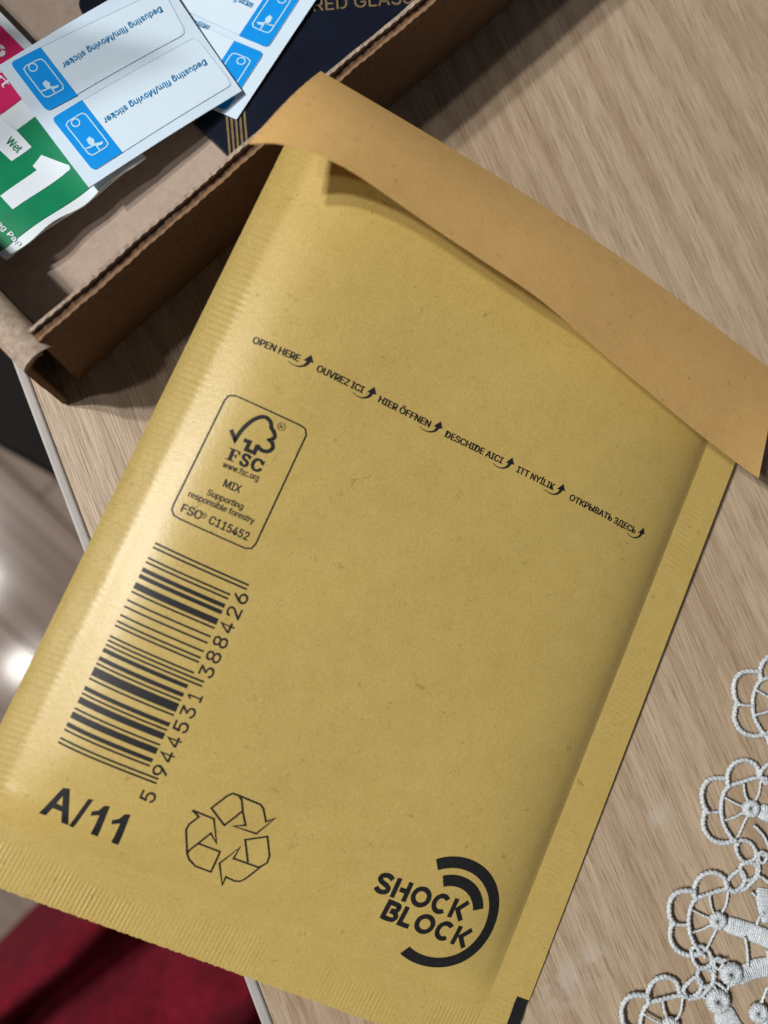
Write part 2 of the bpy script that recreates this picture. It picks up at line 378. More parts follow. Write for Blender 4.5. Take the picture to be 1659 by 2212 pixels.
def edge_y(x): return H + 0.05 * math.sin(x * 2.3) + 0.07 * math.sin(x * 5.1 + 1) * math.sin(x * .37) + 0.09 * math.sin(x * 10.7) * math.sin(x * .61 + 1)
TH = 0.00055
sheet('front_panel', lambda x, y: mail(x, y), np.linspace(SL, W - SR, 112), np.linspace(0, H - SB, 150), TH, KRAFT, mailer)
sheet('side_seal', lambda x, y: mail(x, y), np.linspace(0, SL, 14), np.linspace(0, H, 760), TH, KRAFT, mailer)
sheet('side_seal', lambda x, y: mail(x, y), np.linspace(W - SR, W, 15), np.linspace(0, H, 760), TH, KRAFT, mailer)
def bot(x, s):
    y = H - SB + (edge_y(x) - (H - SB)) * s; return mail_base(x, y) + MN * (bulge(x, min(y, H)) + ribs(x, min(y, H))) * .001
sheet('bottom_seal', bot, np.linspace(SL, W - SR, 720), np.linspace(0, 1, 18), TH, KRAFT, mailer)
sheet('back_panel', lambda x, y: mail_base(x, y) - MN * (0.0009), np.linspace(0.2, W - .2, 30), np.linspace(0, H - .6, 40), 0.0003, KRAFT, mailer)
# flap: raised from the fold, the free edge curling
Hp = np.array([(698, 152), (762, 181), (839, 225), (924, 272), (1122, 401), (1292, 511), (1476, 635), (1631, 762), (1660, 795)], float)
Ep = np.array([(537, 308), (620, 311), (726, 352), (861, 437), (1051, 568), (1193, 666), (1363, 815), (1511, 935), (1639, 1034)], float)
HpC, EpC = catmull(Hp, 8), catmull(Ep, 8)
def along(P, t):
    d = np.r_[0, np.cumsum(np.hypot(*np.diff(P, axis=0).T))]; d /= d[-1]; return np.interp(t, d, P[:, 0]), np.interp(t, d, P[:, 1])
FT = np.linspace(0, 1, 70)
HX = np.array([on_mail(*along(HpC, t)) for t in (0.02, 0.5, 0.98)])
FH, FE = [], []
for t in FT:
    h = mail_base(W * t, 0.0) + MN * (0.0047 * math.sin(math.pi * t) + .0003); e = along(EpC, t)
    lo, hi = h[2] - .001, .075
    zs = np.linspace(lo, hi, 160); ln = np.array([np.linalg.norm(at(*e, z) - h) for z in zs]); k = int(ln.argmin())
    ok = np.where(ln[k:] >= 0.0285)[0]; FH.append(h); FE.append(zs[k + (ok[0] if len(ok) else 0)])
ker = np.ones(13) / 13; FEs = np.convolve(np.pad(FE, 6, mode='edge'), ker, 'valid')
FEp = [at(*along(EpC, t), z) for t, z in zip(FT, FEs)]
def flap(ti, s):
    i = int(round(ti)); h, e = FH[i], FEp[i]; c = e - h; axis = FH[min(i + 1, 69)] - FH[max(i - 1, 0)]
    nrm = np.cross(c, axis); nrm /= np.linalg.norm(nrm)
    if nrm[2] < 0: nrm = -nrm
    rag = 0.0
    bow = 0.0013 * math.sin(math.pi * s) * (1 - 0.35 * s) + .00015 * math.sin(i * .31 + 4 * s) * s
    return h + c * s + nrm * bow + axis / np.linalg.norm(axis) * 0.0001 * math.sin(i * 1.7)
SS = np.r_[0, 0.02, 0.04, 0.07, np.linspace(0.1, 1, 26)]
fp = sheet('flap', flap, np.arange(70), SS, 0.00016, KRAFT_IN, mailer); fp['label'] = 'tan paper closing flap standing raised over the mailer'

# ---- printing on the mailer
Z4 = lambda x, y: ((900 + x * 1.085) / 1.8517, (1250 + y * 1.085) / 1.8517)
Z5 = lambda x, y: ((600 + x * .42194) / 1.8517, (1500 + y * .42194) / 1.8517)
Z6 = lambda x, y: (x * .72333 / 1.8517, (2100 + y * .72333) / 1.8517)
Z8 = lambda x, y: ((1200 + x * .78360) / 1.8517, (3200 + y * .78360) / 1.8517)
def mm(Zf, pts): return np.array([on_mail(*Zf(*p)) for p in pts])
def up_of(p0, p1, h):        # point a height h above p0, square to the line (mailer y runs down)
    d = (p1 - p0) / np.linalg.norm(p1 - p0); return p0 + np.array([d[1], -d[0]]) * h
def mline(txt, Zf, a, c, cap, bold=0.0, space=1.0, lean=0.0):
    p0, p1 = mm(Zf, [a, c]); t = up_of(p0, p1, cap); t = t + (p1 - p0) / np.linalg.norm(p1 - p0) * lean
    return line_of(txt, p0, p1, t, bold, space)
lines = [('OPEN HERE', (98, 111), (271, 182)), ('OUVREZ ICI', (334, 215), (506, 298)), ('HIER ÖFFNEN', (562, 329), (752, 424)),
         ('DESCHIDE AICI', (808, 457), (1019, 558)), ('ITT NYÍLIK', (1072, 587), (1209, 655)), ('ОТКРЫВАТЬ ЗДЕСЬ', (1266, 689), (1510, 816))]
for txt, a, c in lines:
    print_on('opening_text', [mline(txt, Z4, a, c, 1.30, 0.030)], mail, INK, mailer)
    p0, p1 = mm(Z4, [a, c]); d = (p1 - p0) / np.linalg.norm(p1 - p0); n_ = np.array([d[1], -d[0]])     # n_: up the mailer
    L2 = lambda x, y: p1 + d * x + n_ * y
    cv = catmull([L2(-1.85, -.60), L2(-.9, -.88), L2(.2, -.80), L2(1.05, -.35), L2(1.5, .25), L2(1.68, .95)], 6)
    V, F = [], []
    for i, p in enumerate(cv):
        t = cv[min(i + 1, len(cv) - 1)] - cv[max(i - 1, 0)]; t /= np.linalg.norm(t); w = 0.12 + 0.72 * (i / len(cv)) ** 1.8
        V += [p + np.array([-t[1], t[0]]) * w / 2, p - np.array([-t[1], t[0]]) * w / 2]
    F = [(2 * i, 2 * i + 1, 2 * i + 3, 2 * i + 2) for i in range(len(cv) - 1)]
    head = fill([L2(.68, .62), L2(1.68, 2.15), L2(2.62, .92)])
    print_on('opening_arrow', [(np.array(V), F), (np.c_[head[0], np.ones(3)], head[1])], mail, INK, mailer)
# certification panel
def rounded(c4, rad, n=7):
    out = []
    for i in range(4):
        p, a, c = c4[i], c4[i - 1], c4[(i + 1) % 4]; da = (a - p) / np.linalg.norm(a - p); dc = (c - p) / np.linalg.norm(c - p)
        for t in np.linspace(0, 1, n): out.append((1 - t) ** 2 * (p + da * rad) + 2 * t * (1 - t) * p + t * t * (p + dc * rad))
    return np.array(out)
cf = mm(Z5, [(742, 166), (1506, 515), (968, 1672), (180, 1315)])
print_on('certification_frame', [stroke(resample(rounded(cf, 1.6), 1.2, True), 0.30, True)], mail, INK, mailer)
tree = [(768, 518), (804, 615), (870, 520), (960, 437), (1040, 400), (1100, 402), (1142, 445), (1148, 502), (1178, 548), (1178, 592), (1132, 617), (1160, 650), (1160, 695), (1120, 722), (1070, 718), (1032, 692), (1019, 662)]
tp = mm(Z5, tree); crown = np.vstack([tp[:2], catmull(tp[1:8], 5)[1:], catmull(tp[7:11], 5)[1:], catmull(tp[10:], 5)[1:]])
trunk = mm(Z5, [(1019, 662), (987, 738), (910, 705), (944, 635), (888, 616)])
print_on('tree_mark', [stroke(crown, .74), stroke(trunk, .74)], mail, INK, mailer)
p0, p1 = mm(Z5, [(712, 795), (1052, 930)]); dx = (p1 - p0); d = dx / np.linalg.norm(dx); n_ = np.array([d[1], -d[0]]); cap = 2.30
G = lambda x, y: p0 + dx * x + n_ * cap * y
serif = [fill([G(.06, 0), G(.06, 1), G(.155, 1), G(.155, 0)]), fill([G(0, 0), G(0, .10), G(.22, .10), G(.22, 0)]), fill([G(0, .9), G(0, 1), G(.30, 1), G(.31, .70), G(.275, .70), G(.24, .9)]),
         fill([G(.14, .46), G(.14, .56), G(.235, .56), G(.235, .46)]), fill([G(.215, .36), G(.215, .67), G(.245, .67), G(.245, .36)])]
serif.append((lambda v, f: (np.array([[*G(.36 + .255 * x, y), k] for x, y, k in v]), f))(*glyphs('S', 0.045)))
serif.append((lambda v, f: (np.array([[*G(.66 + .33 * x, y), k] for x, y, k in v]), f))(*glyphs('C', 0.040)))
serif.append(fill([G(.375, 0), G(.375, .34), G(.40, .34), G(.41, 0)])); serif.append(fill([G(.585, .68), G(.585, 1), G(.61, 1), G(.61, .68)])); serif.append(fill([G(.955, .66), G(.955, 1.0), G(.985, 1.0), G(.985, .66)]))
print_on('certification_initials', serif, mail, INK, mailer)
print_on('web_address', [mline('www.fsc.org', Z5, (680, 870), (1020, 1008), 1.20, 0.010)], mail, INK, mailer)
print_on('certification_text', [mline('MIX', Z5, (686, 1054), (846, 1120), 1.45, 0.020), mline('Supporting', Z5, (534, 1134), (872, 1277), 1.15, 0.018),
         mline('responsible forestry', Z5, (356, 1148), (978, 1412), 1.15, 0.018)], mail, INK, mailer)
print_on('certification_code', [mline('FSC', Z5, (284, 1290), (472, 1372), 1.55, 0.024), mline('C115452', Z5, (545, 1402), (918, 1570), 1.55, 0.024)], mail, INK, mailer)
reg = []
for cpt, rr in (((1245, 490), 0.72), ((506, 1330), 0.50)):
    c0 = mm(Z5, [cpt])[0]; reg.append(stroke(arc(c0, rr, 0, 345, 24), 0.11, True)); v, f = glyphs('R', 0.0)
    reg.append((np.array([c0 + d * (x - .5) * rr * .9 + n_ * (y - .5) * rr * 1.05 for x, y, k in v]), f))
    print_on('registered_mark', reg, mail, INK, mailer); reg = []
# barcode
DIG = '5944531388426'; LC = ['0001101', '0011001', '0010011', '0111101', '0100011', '0110001', '0101111', '0111011', '0110111', '0001011']
PAR = ['LLLLLL', 'LLGLGG', 'LLGGLG', 'LLGGGL', 'LGLLGG', 'LGGLLG', 'LGGGLL', 'LGLGLG', 'LGLGGL', 'LGGLGL'][int(DIG[0])]
inv = lambda s: ''.join('1' if k == '0' else '0' for k in s)
bits = '101' + ''.join(LC[int(k)] if p == 'L' else inv(LC[int(k)])[::-1] for k, p in zip(DIG[1:7], PAR)) + '01010' + ''.join(inv(LC[int(k)]) for k in DIG[7:]) + '101'
bA, bB, bC, bD = mm(Z6, [(318, 1205), (860, 93), (1377, 327), (862, 1434)])      # start/left, end/left, end/right, start/right
def bc(m, s): t = m / 95.0; return (bA * (1 - t) + bB * t) * (1 - s) + (bD * (1 - t) + bC * t) * s
bars = []; i = 0
while i < 95:
    if bits[i] == '1':
        j = i
        while j < 95 and bits[j] == '1': j += 1
        guard = i < 3 or i >= 92 or 45 <= i < 50; s1 = 1.0 if guard else 0.872; n = 22; V = []
        for k in range(n + 1): V += [bc(i + .06, s1 * k / n), bc(j - .06, s1 * k / n)]
        bars.append((np.array(V), [(2 * k, 2 * k + 1, 2 * k + 3, 2 * k + 2) for k in range(n)])); i = j
    else: i += 1
print_on('barcode', bars, mail, INK, mailer)
digs = []
for k, ch in enumerate(DIG):
    m = -8.6 if k == 0 else (3.6 + 7 * (k - 1) if k < 7 else 50.6 + 7 * (k - 7)); v, f = glyphs(ch, 0.006)
    wd = 4.9 if ch != '1' else 3.0; m += (4.9 - wd) / 2
    if ch == '4': v, f = merge([(np.c_[stroke([(.06, .30), (.66, .97), (.66, 0)], .15)[0], np.zeros(6)], stroke([(.06, .30), (.66, .97), (.66, 0)], .15)[1]), (np.c_[stroke([(.02, .29), (.98, .29)], .15)[0], np.ones(4)], [(0, 1, 3, 2)])])
    digs.append((np.array([[*bc(m + x * wd, 1.052 - y * 0.142), k] for x, y, k in v]), f))
print_on('barcode_digits', digs, mail, INK, mailer)
Z9 = lambda x, y: (x * .7836 / 1.8517, (2600 + y * .7836) / 1.8517)
one = [(462, 938), (497, 951), (560, 797), (532, 794), (505, 817), (468, 824), (462, 846), (508, 842)]
heavy = [[(197, 832), (322, 703), (352, 707), (233, 843)], [(313, 880), (348, 893), (356, 708), (323, 704)], [(258, 802), (318, 826), (320, 797), (284, 780)], [(350, 897), (373, 905), (476, 764), (451, 759)], one, [(x + 105, y + 43) for x, y in one]]
print_on('size_code', [(np.c_[fill(mm(Z9, g))[0], np.full(len(g), k)], fill(mm(Z9, g))[1]) for k, g in enumerate(heavy)], mail, INK, mailer)
# recycling sign
def rec(pts, closed=False): return stroke(resample(mm(Z6, pts), 1.0, closed) if False else mm(Z6, pts), 0.36, closed)
R1 = [(1168, 1565), (1252, 1500), (1285, 1484), (1318, 1494), (1440, 1546), (1456, 1568), (1470, 1640), (1520, 1622), (1416, 1706), (1288, 1664), (1357, 1660), (1341, 1580), (1240, 1660)]
R2 = [(1063, 1576), (1099, 1613), (1044, 1655), (1028, 1686), (1034, 1818), (1046, 1850), (1080, 1886), (1165, 1918), (1216, 1806), (1100, 1762)]
R2b = [(1034, 1818), (1046, 1798), (1165, 1704), (1197, 1760), (1182, 1624), (1063, 1576)]
R3 = [(1370, 1864), (1355, 1740), (1478, 1722), (1490, 1828), (1476, 1868), (1430, 1893), (1290, 1843), (1326, 1782), (1213, 1870), (1228, 1990), (1248, 1945), (1296, 1968), (1325, 1970), (1352, 1958), (1445, 1886)]
print_on('recycling_sign', [rec(R1, True), rec([(1318, 1494), (1336, 1520), (1342, 1582)]), rec(R2), rec(R2b), rec(R3)], mail, INK, mailer)
# brand emblem
cc = mm(Z8, [(744, 584)])[0]; rim = mm(Z8, [(1020, 575), (800, 311), (740, 861)]); RR = np.mean([np.linalg.norm(p - cc) for p in rim])
ang = lambda p: math.degrees(math.atan2(*(mm(Z8, [p])[0] - cc)[::-1]))
a0, a1 = ang((703, 355)), ang((575, 735)); a1 += 360 if a1 < a0 else 0
g0, g1 = ang((731, 428)), ang((920, 557)); g1 += 360 if g1 < g0 else 0
rg = np.mean([np.linalg.norm(p - cc) for p in mm(Z8, [(731, 428), (921, 557)])])
print_on('emblem_ring', [stroke(arc(cc, RR - 2.35 / 2 * 1.0, a0, a1, 90), 2.35), stroke(arc(cc, rg, g0, g1, 40), 2.3)], mail, INK, mailer)
def block(txt_defs, p0, p1, cap):
    d = (p1 - p0); ln = np.linalg.norm(d); d = d / ln; n_ = np.array([d[1], -d[0]]); tot = sum(w for _, w in txt_defs) + 0.16 * (len(txt_defs) - 1)
    k = ln / tot; x = 0.0; out = []
    wdt = 0.245 * cap
    for ch, w in txt_defs:
        Q = lambda a, c, x=x, w=w: p0 + d * (x + a * w) * k + n_ * cap * c
        h = 0.095
        def pl(*pp): return stroke(np.array([Q(*p) for p in pp]), wdt)
        def oval(t0, t1): return stroke(np.array([Q(.5 + .40 * math.cos(math.radians(t)), .5 + .405 * math.sin(math.radians(t))) for t in np.linspace(t0, t1, 40)]), wdt)
        if ch == 'O': out.append(oval(0, 360))
        elif ch == 'C': out.append(oval(45, 315))
        elif ch == 'S': out.append(stroke(catmull([Q(.92, .80), Q(.72, .90), Q(.45, .92), Q(.16, .82), Q(.13, .64), Q(.35, .53), Q(.62, .47), Q(.86, .36), Q(.85, .18), Q(.55, .08), Q(.28, .10), Q(.06, .22)], 5), wdt))
        elif ch == 'H': out += [pl((.12, 0), (.12, 1)), pl((.88, 0), (.88, 1)), pl((.38, .5), (.88, .5))]
        elif ch == 'K': out += [pl((.12, 0), (.12, 1)), pl((.98, 1), (.45, .5), (1.0, 0))]
        elif ch == 'L': out += [pl((.15, 1), (.15, h), (.95, h))]
        elif ch == 'B': out += [stroke(np.vstack([[Q(.14, 0.0)], [Q(.14, 1 - h)], catmull([Q(.5, 1 - h), Q(.80, .87), Q(.84, .72), Q(.70, .57), Q(.42, .53)], 5)]), wdt), stroke(np.vstack([catmull([Q(.42, .52), Q(.78, .47), Q(.92, .30), Q(.80, .13), Q(.5, h)], 5), [Q(.14, h)]]), wdt)]
        x += w + 0.16
    return out
s0, s1, s2, s3 = mm(Z8, [(372, 462), (818, 616), (405, 600), (832, 754)])
print_on('brand_name', block([('S', .78), ('H', .86), ('O', 1.06), ('C', .95), ('K', .80)], s0, s1, 4.05) + block([('B', .80), ('L', .68), ('O', 1.06), ('C', .95), ('K', .80)], s2, s3, 4.05), mail, INK, mailer)
kx, ky = mm(Z8, [(1113, 1003)])[0]
print_on('register_block', [(np.array([(x, y) for y in np.linspace(ky, ky + 8.6, 10) for x in np.linspace(W - 2.9, W - 0.12, 6)]), [(j * 6 + i, j * 6 + i + 1, j * 6 + i + 7, j * 6 + i + 6) for j in range(9) for i in range(5)])], mail, INK, mailer, 0.00008)

# ------------------------------------------------------------------ cardboard box
bo = np.array([*at(81, 719, .026)[:2], 0.0]); bu = np.array([0.7159, 0.6982, 0]); bv = np.array([-0.6982, 0.7159, 0])
HB, BD, BL = 0.026, 0.104, 0.225
def BP(a, c, z): return bo + bu * a + bv * c + np.array([0, 0, z])
box = empty('cardboard_box', BP(BL / 2, BD / 2, 0)); tag(box, 'open brown corrugated cardboard box with torn rim at table edge', 'box')
def nz(x, k=0.0): return math.sin(x * 230 + k) * .35 + math.sin(x * 790 + 2 * k) * .2 + math.sin(x * 2930 + 3 * k) * .25 + math.sin(x * 6100 + 5 * k) * .10 * math.sin(x * 410 + k)
def front_bow(a): return -0.0012 * (1 - min(a, .06) / .06)      # the wall bends outward near its free end
AS = np.linspace(-0.0010, BL, 800)
def plate(name, c0, c1, z0, ztop, mat, rough_):
    V = []; F = []
    for a in AS:
        g = front_bow(a); zt = ztop + rough_ * nz(a, c0 * 900)
        V += [BP(a, c0 + g, z0), BP(a, c1 + g, z0), BP(a, c1 + g + .0002 * nz(a, 3), zt), BP(a, c0 + g - .0002 * nz(a, 5), zt)]
    for i in range(len(AS) - 1):
        k = 4 * i
        for p in range(4): F.append((k + p, k + (p + 1) % 4, k + 4 + (p + 1) % 4, k + 4 + p))
    F += [(3, 2, 1, 0), tuple(len(V) - 4 + p for p in range(4))]
    return build(name, V, F, mat, box)
plate('front_liner', 0.0, 0.0006, 0.0006, HB - .0004, CARD_OUT, .00018)
plate('corrugated_core', 0.0007, 0.0019, 0.0006, HB - .0010, CARD_DARK, .00040)
plate('inner_liner', 0.0020, 0.0027, 0.0006, HB, CARD_CUT, .00030)
frame_box('box_floor', bo, bu, bv, 0.0006, BL, 0.0027, BD, 0.0004, 0.0030, CARD_IN, box)
frame_box('back_wall', bo, bu, bv, 0.0006, BL, BD + .0001, BD + .003, 0.0004, HB, CARD_OUT, box)
frame_box('end_wall', bo, bu, bv, BL + .0001, BL + .003, 0.0, BD + .003, 0.0004, HB, CARD_OUT, box)
# folded-over side wall: outer and inner board joined by a worn rounded fold
prof = [(-.0068, .0006)] + [(-.0068 + .0, z) for z in np.linspace(.004, HB - .004, 6)] + [(-.0032 + .0036 * math.cos(t), HB - .004 + .0032 * math.sin(t)) for t in np.linspace(math.pi * .95, .1, 9)] + [(.0004, z) for z in np.linspace(HB - .006, .0031, 5)]
def side_wall(name, c0, c1, mat, thick=.0013):
    cs = np.linspace(c0, c1, 40); V = []; F = []; m = len(prof)
    pin = []
    for i, (a, z) in enumerate(prof):
        a0, z0 = prof[max(i - 1, 0)]; a1_, z1 = prof[min(i + 1, m - 1)]; t = np.array([a1_ - a0, z1 - z0]); t /= np.linalg.norm(t); pin.append((a + t[1] * thick, z - t[0] * thick))
    for c in cs:
        for i, (a, z) in enumerate(prof):
            w = .0002 * nz(c * .7 + i, i) if c > c0 else 0
            V.append(BP(a + w, c + (.0007 * nz(z * 2, 4) if c == c0 else 0), z + w))
        for a, z in pin: V.append(BP(a, c + (.0007 * nz(z * 2, 4) if c == c0 else 0), z))
    for j in range(len(cs) - 1):
        for i in range(m - 1):
            k = j * 2 * m + i; F.append((k, k + 2 * m, k + 2 * m + 1, k + 1)); k += m; F.append((k + 1, k + 2 * m + 1, k + 2 * m, k))
    for j in (0, len(cs) - 1):
        for i in range(m - 1): k = j * 2 * m + i; F.append((k, k + 1, k + m + 1, k + m) if j == 0 else (k + m, k + m + 1, k + 1, k))
    return build(name, V, F, mat, box, True)
full = prof; prof = full[:13]; side_wall('side_wall', -0.0030, BD - .0002, CARD_OUT)
prof = full[11:]; side_wall('inner_side_wall', 0.0029, BD - .0002, CARD_OUT)
# worn lining on the crest of the fold
def crest(a, t):
    th = math.pi * (0.95 - 0.88 * a); r_ = .0038; return BP(-.0032 + .0038 * math.cos(th), t, HB - .004 + .0034 * math.sin(th)) + np.array([0, 0, .00012 * nz(t * 3 + a, a * 9)])
sheet('worn_fold', crest, np.linspace(0.08, .95, 10), np.linspace(-.0026, .09, 70), .0002, CARD_CUT, box)
# unseen upright board behind the back wall, added for its shadow
sheet('shade_lid', lambda a, s: BP(a, BD + .0035 + .020 * s * s, HB + .050 * s - .001), np.linspace(-.004, BL, 20), np.linspace(0, 1, 10), .0025, CARD_OUT, box)

# unseen flap at the far left corner, added and sized to cast shade
sheet('shade_flap', lambda a, s: BP(a, BD + .006 + .012 * s, HB + (.098 + (a + .06) * .20) * s), np.linspace(-.075, -.003, 12), np.linspace(0, 1, 10), .0025, CARD_OUT, box)

# ------------------------------------------------------------------ things in the box
def quad(c4, curl=None):
    P = [at(*c[:2], c[2]) for c in c4]                  # s: 0-1 from P0 to P1, t: 0-1 from P0 to P3
    def f(s, t, lift=0.0):
        p = (P[0] * (1 - s) + P[1] * s) * (1 - t) + (P[3] * (1 - s) + P[2] * s) * t
        return p + np.array([0, 0, (curl(s, t) if curl else 0.0) + lift])
    def inv_(u, v):
        p = np.array([.5, .5])
        for _ in range(14):
            f0 = seen(f(*p)); J = np.stack([(seen(f(p[0] + .01, p[1])) - f0) / .01, (seen(f(p[0], p[1] + .01)) - f0) / .01], axis=1); p = p + np.clip(np.linalg.solve(J, np.array([u, v]) - f0), -.6, .6)
        return p
    return f, inv_
# dark flat package
pz = .0046
pc = [at(526, 366, pz), at(156, 4, pz)]
pe = (pc[1] - pc[0]); plen = np.linalg.norm(pe); pe /= plen; pf = np.array([pe[1], -pe[0], 0]); 
if pf[0] < 0: pf = -pf
def rrect(w, h, r_, n=8):
    out = []
    for cx, cy, s in ((w - r_, h - r_, 0), (r_, h - r_, 90), (r_, r_, 180), (w - r_, r_, 270)):
        out += [(cx + r_ * math.cos(math.radians(s + a)), cy + r_ * math.sin(math.radians(s + a))) for a in np.linspace(0, 90, n)]
    return np.array(out)
pack = empty('glass_package', pc[0] * .5 + pc[1] * .5 - np.array([0, 0, pz - .0031])); tag(pack, 'dark navy flat package with gold lettering and stripes inside the box', 'package')
rp = rrect(0.165, plen, .0032); n = len(rp)
PT = lambda x, y, z: pc[0] + pf * x + pe * y + np.array([0, 0, z])
V = [PT(x, y, z) for z in (-pz + .0031, -.0003) for x, y in rp] + [PT(.0825 + (x - .0825) * .9965, plen / 2 + (y - plen / 2) * .988, 0) for x, y in rp]
F = [tuple(range(n))[::-1], tuple(range(2 * n, 3 * n))] + [(L_ * n + i, L_ * n + (i + 1) % n, (L_ + 1) * n + (i + 1) % n, (L_ + 1) * n + i) for L_ in (0, 1) for i in range(n)]
build('package_body', V, F, NAVY, pack)
flat = lambda z: (lambda x, y, lift: at(x, y, z) + np.array([0, 0, lift]))
for k in range(5):
    x0 = 484.5 + k * 9.6; print_on('gold_stripe', [fill([(x0, 215), (x0 + 4.9, 215), (x0 + 15.5, 343 + 1.6 * min(k, 2) - 4 * max(0, k - 3)), (x0 + 10.5, 343 + 1.6 * min(k, 2) - 4 * max(0, k - 3))])], flat(pz), GOLD, pack)
print_on('gold_lettering', [line_of('TEMPERED GLASS', (541, 36), (893, 7), (539, 9), 0.004)], flat(pz), GOLD, pack)

# wipe sachets (joined pair)
def scurl(s, t): return 0.0006 * math.sin(3.1 * s * math.pi + .6) * (1 - t) ** 1.5 + .0003 * math.sin(6 * s + 9 * t) + .0003 * math.sin(5 * t + 1)
sf, si = quad([(316, 343, .0072), (9, 560, .0096), (-391, 183, .0096), (-84, -59, .0085)], scurl)
sach = empty('wipe_sachet', at(100, 300, .006)); tag(sach, 'joined pair of cleaning wipe sachets, green and magenta, in the box', 'sachet')
NS, NTT = np.linspace(0, 1, 60), np.linspace(0, 1, 70)
def ragged(s, t):
    return sf(s, t - 0.006 * math.sin(s * 17) * (1 - t) * (t < .2), 0)
sheet('sachet_paper', ragged, NS, NTT, .0004, FOIL, sach)
bot_s = lambda s, t: sf(s, t, -.0006) + np.array([0, 0, -.0012 * math.sin(math.pi * min(1, max(0, s))) * math.sin(math.pi * min(1, max(0, t * 2.1 % 1)))])
sheet('sachet_back', bot_s, np.linspace(.004, .996, 40), np.linspace(.003, .997, 50), .0003, FOIL, sach)
def patch(s0, s1, t0, t1, lift, n=24, m=34): return (np.array([(s0 + (s1 - s0) * i / n, t0 + (t1 - t0) * j / m) for j in range(m + 1) for i in range(n + 1)]), [(j * (n + 1) + i, j * (n + 1) + i + 1, (j + 1) * (n + 1) + i + 1, (j + 1) * (n + 1) + i) for j in range(m) for i in range(n)])
Z22 = lambda x, y: (x * .26851, y * .26851)
def sp(pts): return np.array([si(*Z22(*p)) for p in pts])
gtop = sp([(275, 945)])[0][1]; mg = 0.055
print_on('green_print', [patch(mg, 0.985, mg * .62, gtop, 0)], sf, GREEN, sach, .00012)
m1 = sp([(165, 805)])[0][1]
print_on('magenta_print', [patch(mg, 0.985, m1, .97, 0)], sf, MAGENTA, sach, .00012)
def densepoly(pts):
    P = sp(pts); V, F = fill(P); bm = bmesh.new(); vs2 = [bm.verts.new((p[0], p[1], 0)) for p in V]
    for f_ in F:
        try: bm.faces.new([vs2[i] for i in f_])
        except ValueError: pass
    bmesh.ops.subdivide_edges(bm, edges=bm.edges[:], cuts=5, use_grid_fill=True); bmesh.ops.triangulate(bm, faces=bm.faces[:])
    bm.verts.index_update(); v = np.array([q_.co[:2] for q_ in bm.verts]); f = [tuple(x.index for x in q_.verts) for q_ in bm.faces]; bm.free(); return v, f
print_on('numeral', [densepoly([(335, 1250), (560, 1335), (568, 1365), (105, 1688), (5, 1580), (300, 1372), (265, 1340)])], sf, WPRINT, sach, .0002)
print_on('white_tab', [densepoly([(130, 1047), (258, 1187), (96, 1300), (-90, 1130), (20, 960)])], sf, WPRINT, sach, .00019)
wp = sp([(45, 1150), (142, 1240), (92, 1100)]); print_on('wet_lettering', [line_of('Wet', *wp, 0.012)], sf, GREEN, sach, .00025)
wp = sp([(-190, 1640), (150, 1985), (-155, 1612)]); print_on('small_lettering', [line_of('Cleaning Pap', *wp, 0.012)], sf, WPRINT, sach, .0002)
wp = sp([(-60, 615), (35, 715), (0, 570)]); print_on('magenta_lettering', [line_of('irt', *wp, 0.012)], sf, WPRINT, sach, .0002)
c0 = (5, 412); print_on('magenta_lettering', [stroke(sp([(c0[0] + 26 * math.cos(a), c0[1] + 34 * math.sin(a)) for a in np.linspace(0, 5.9, 20)]), .018)], sf, WPRINT, sach, .0002)

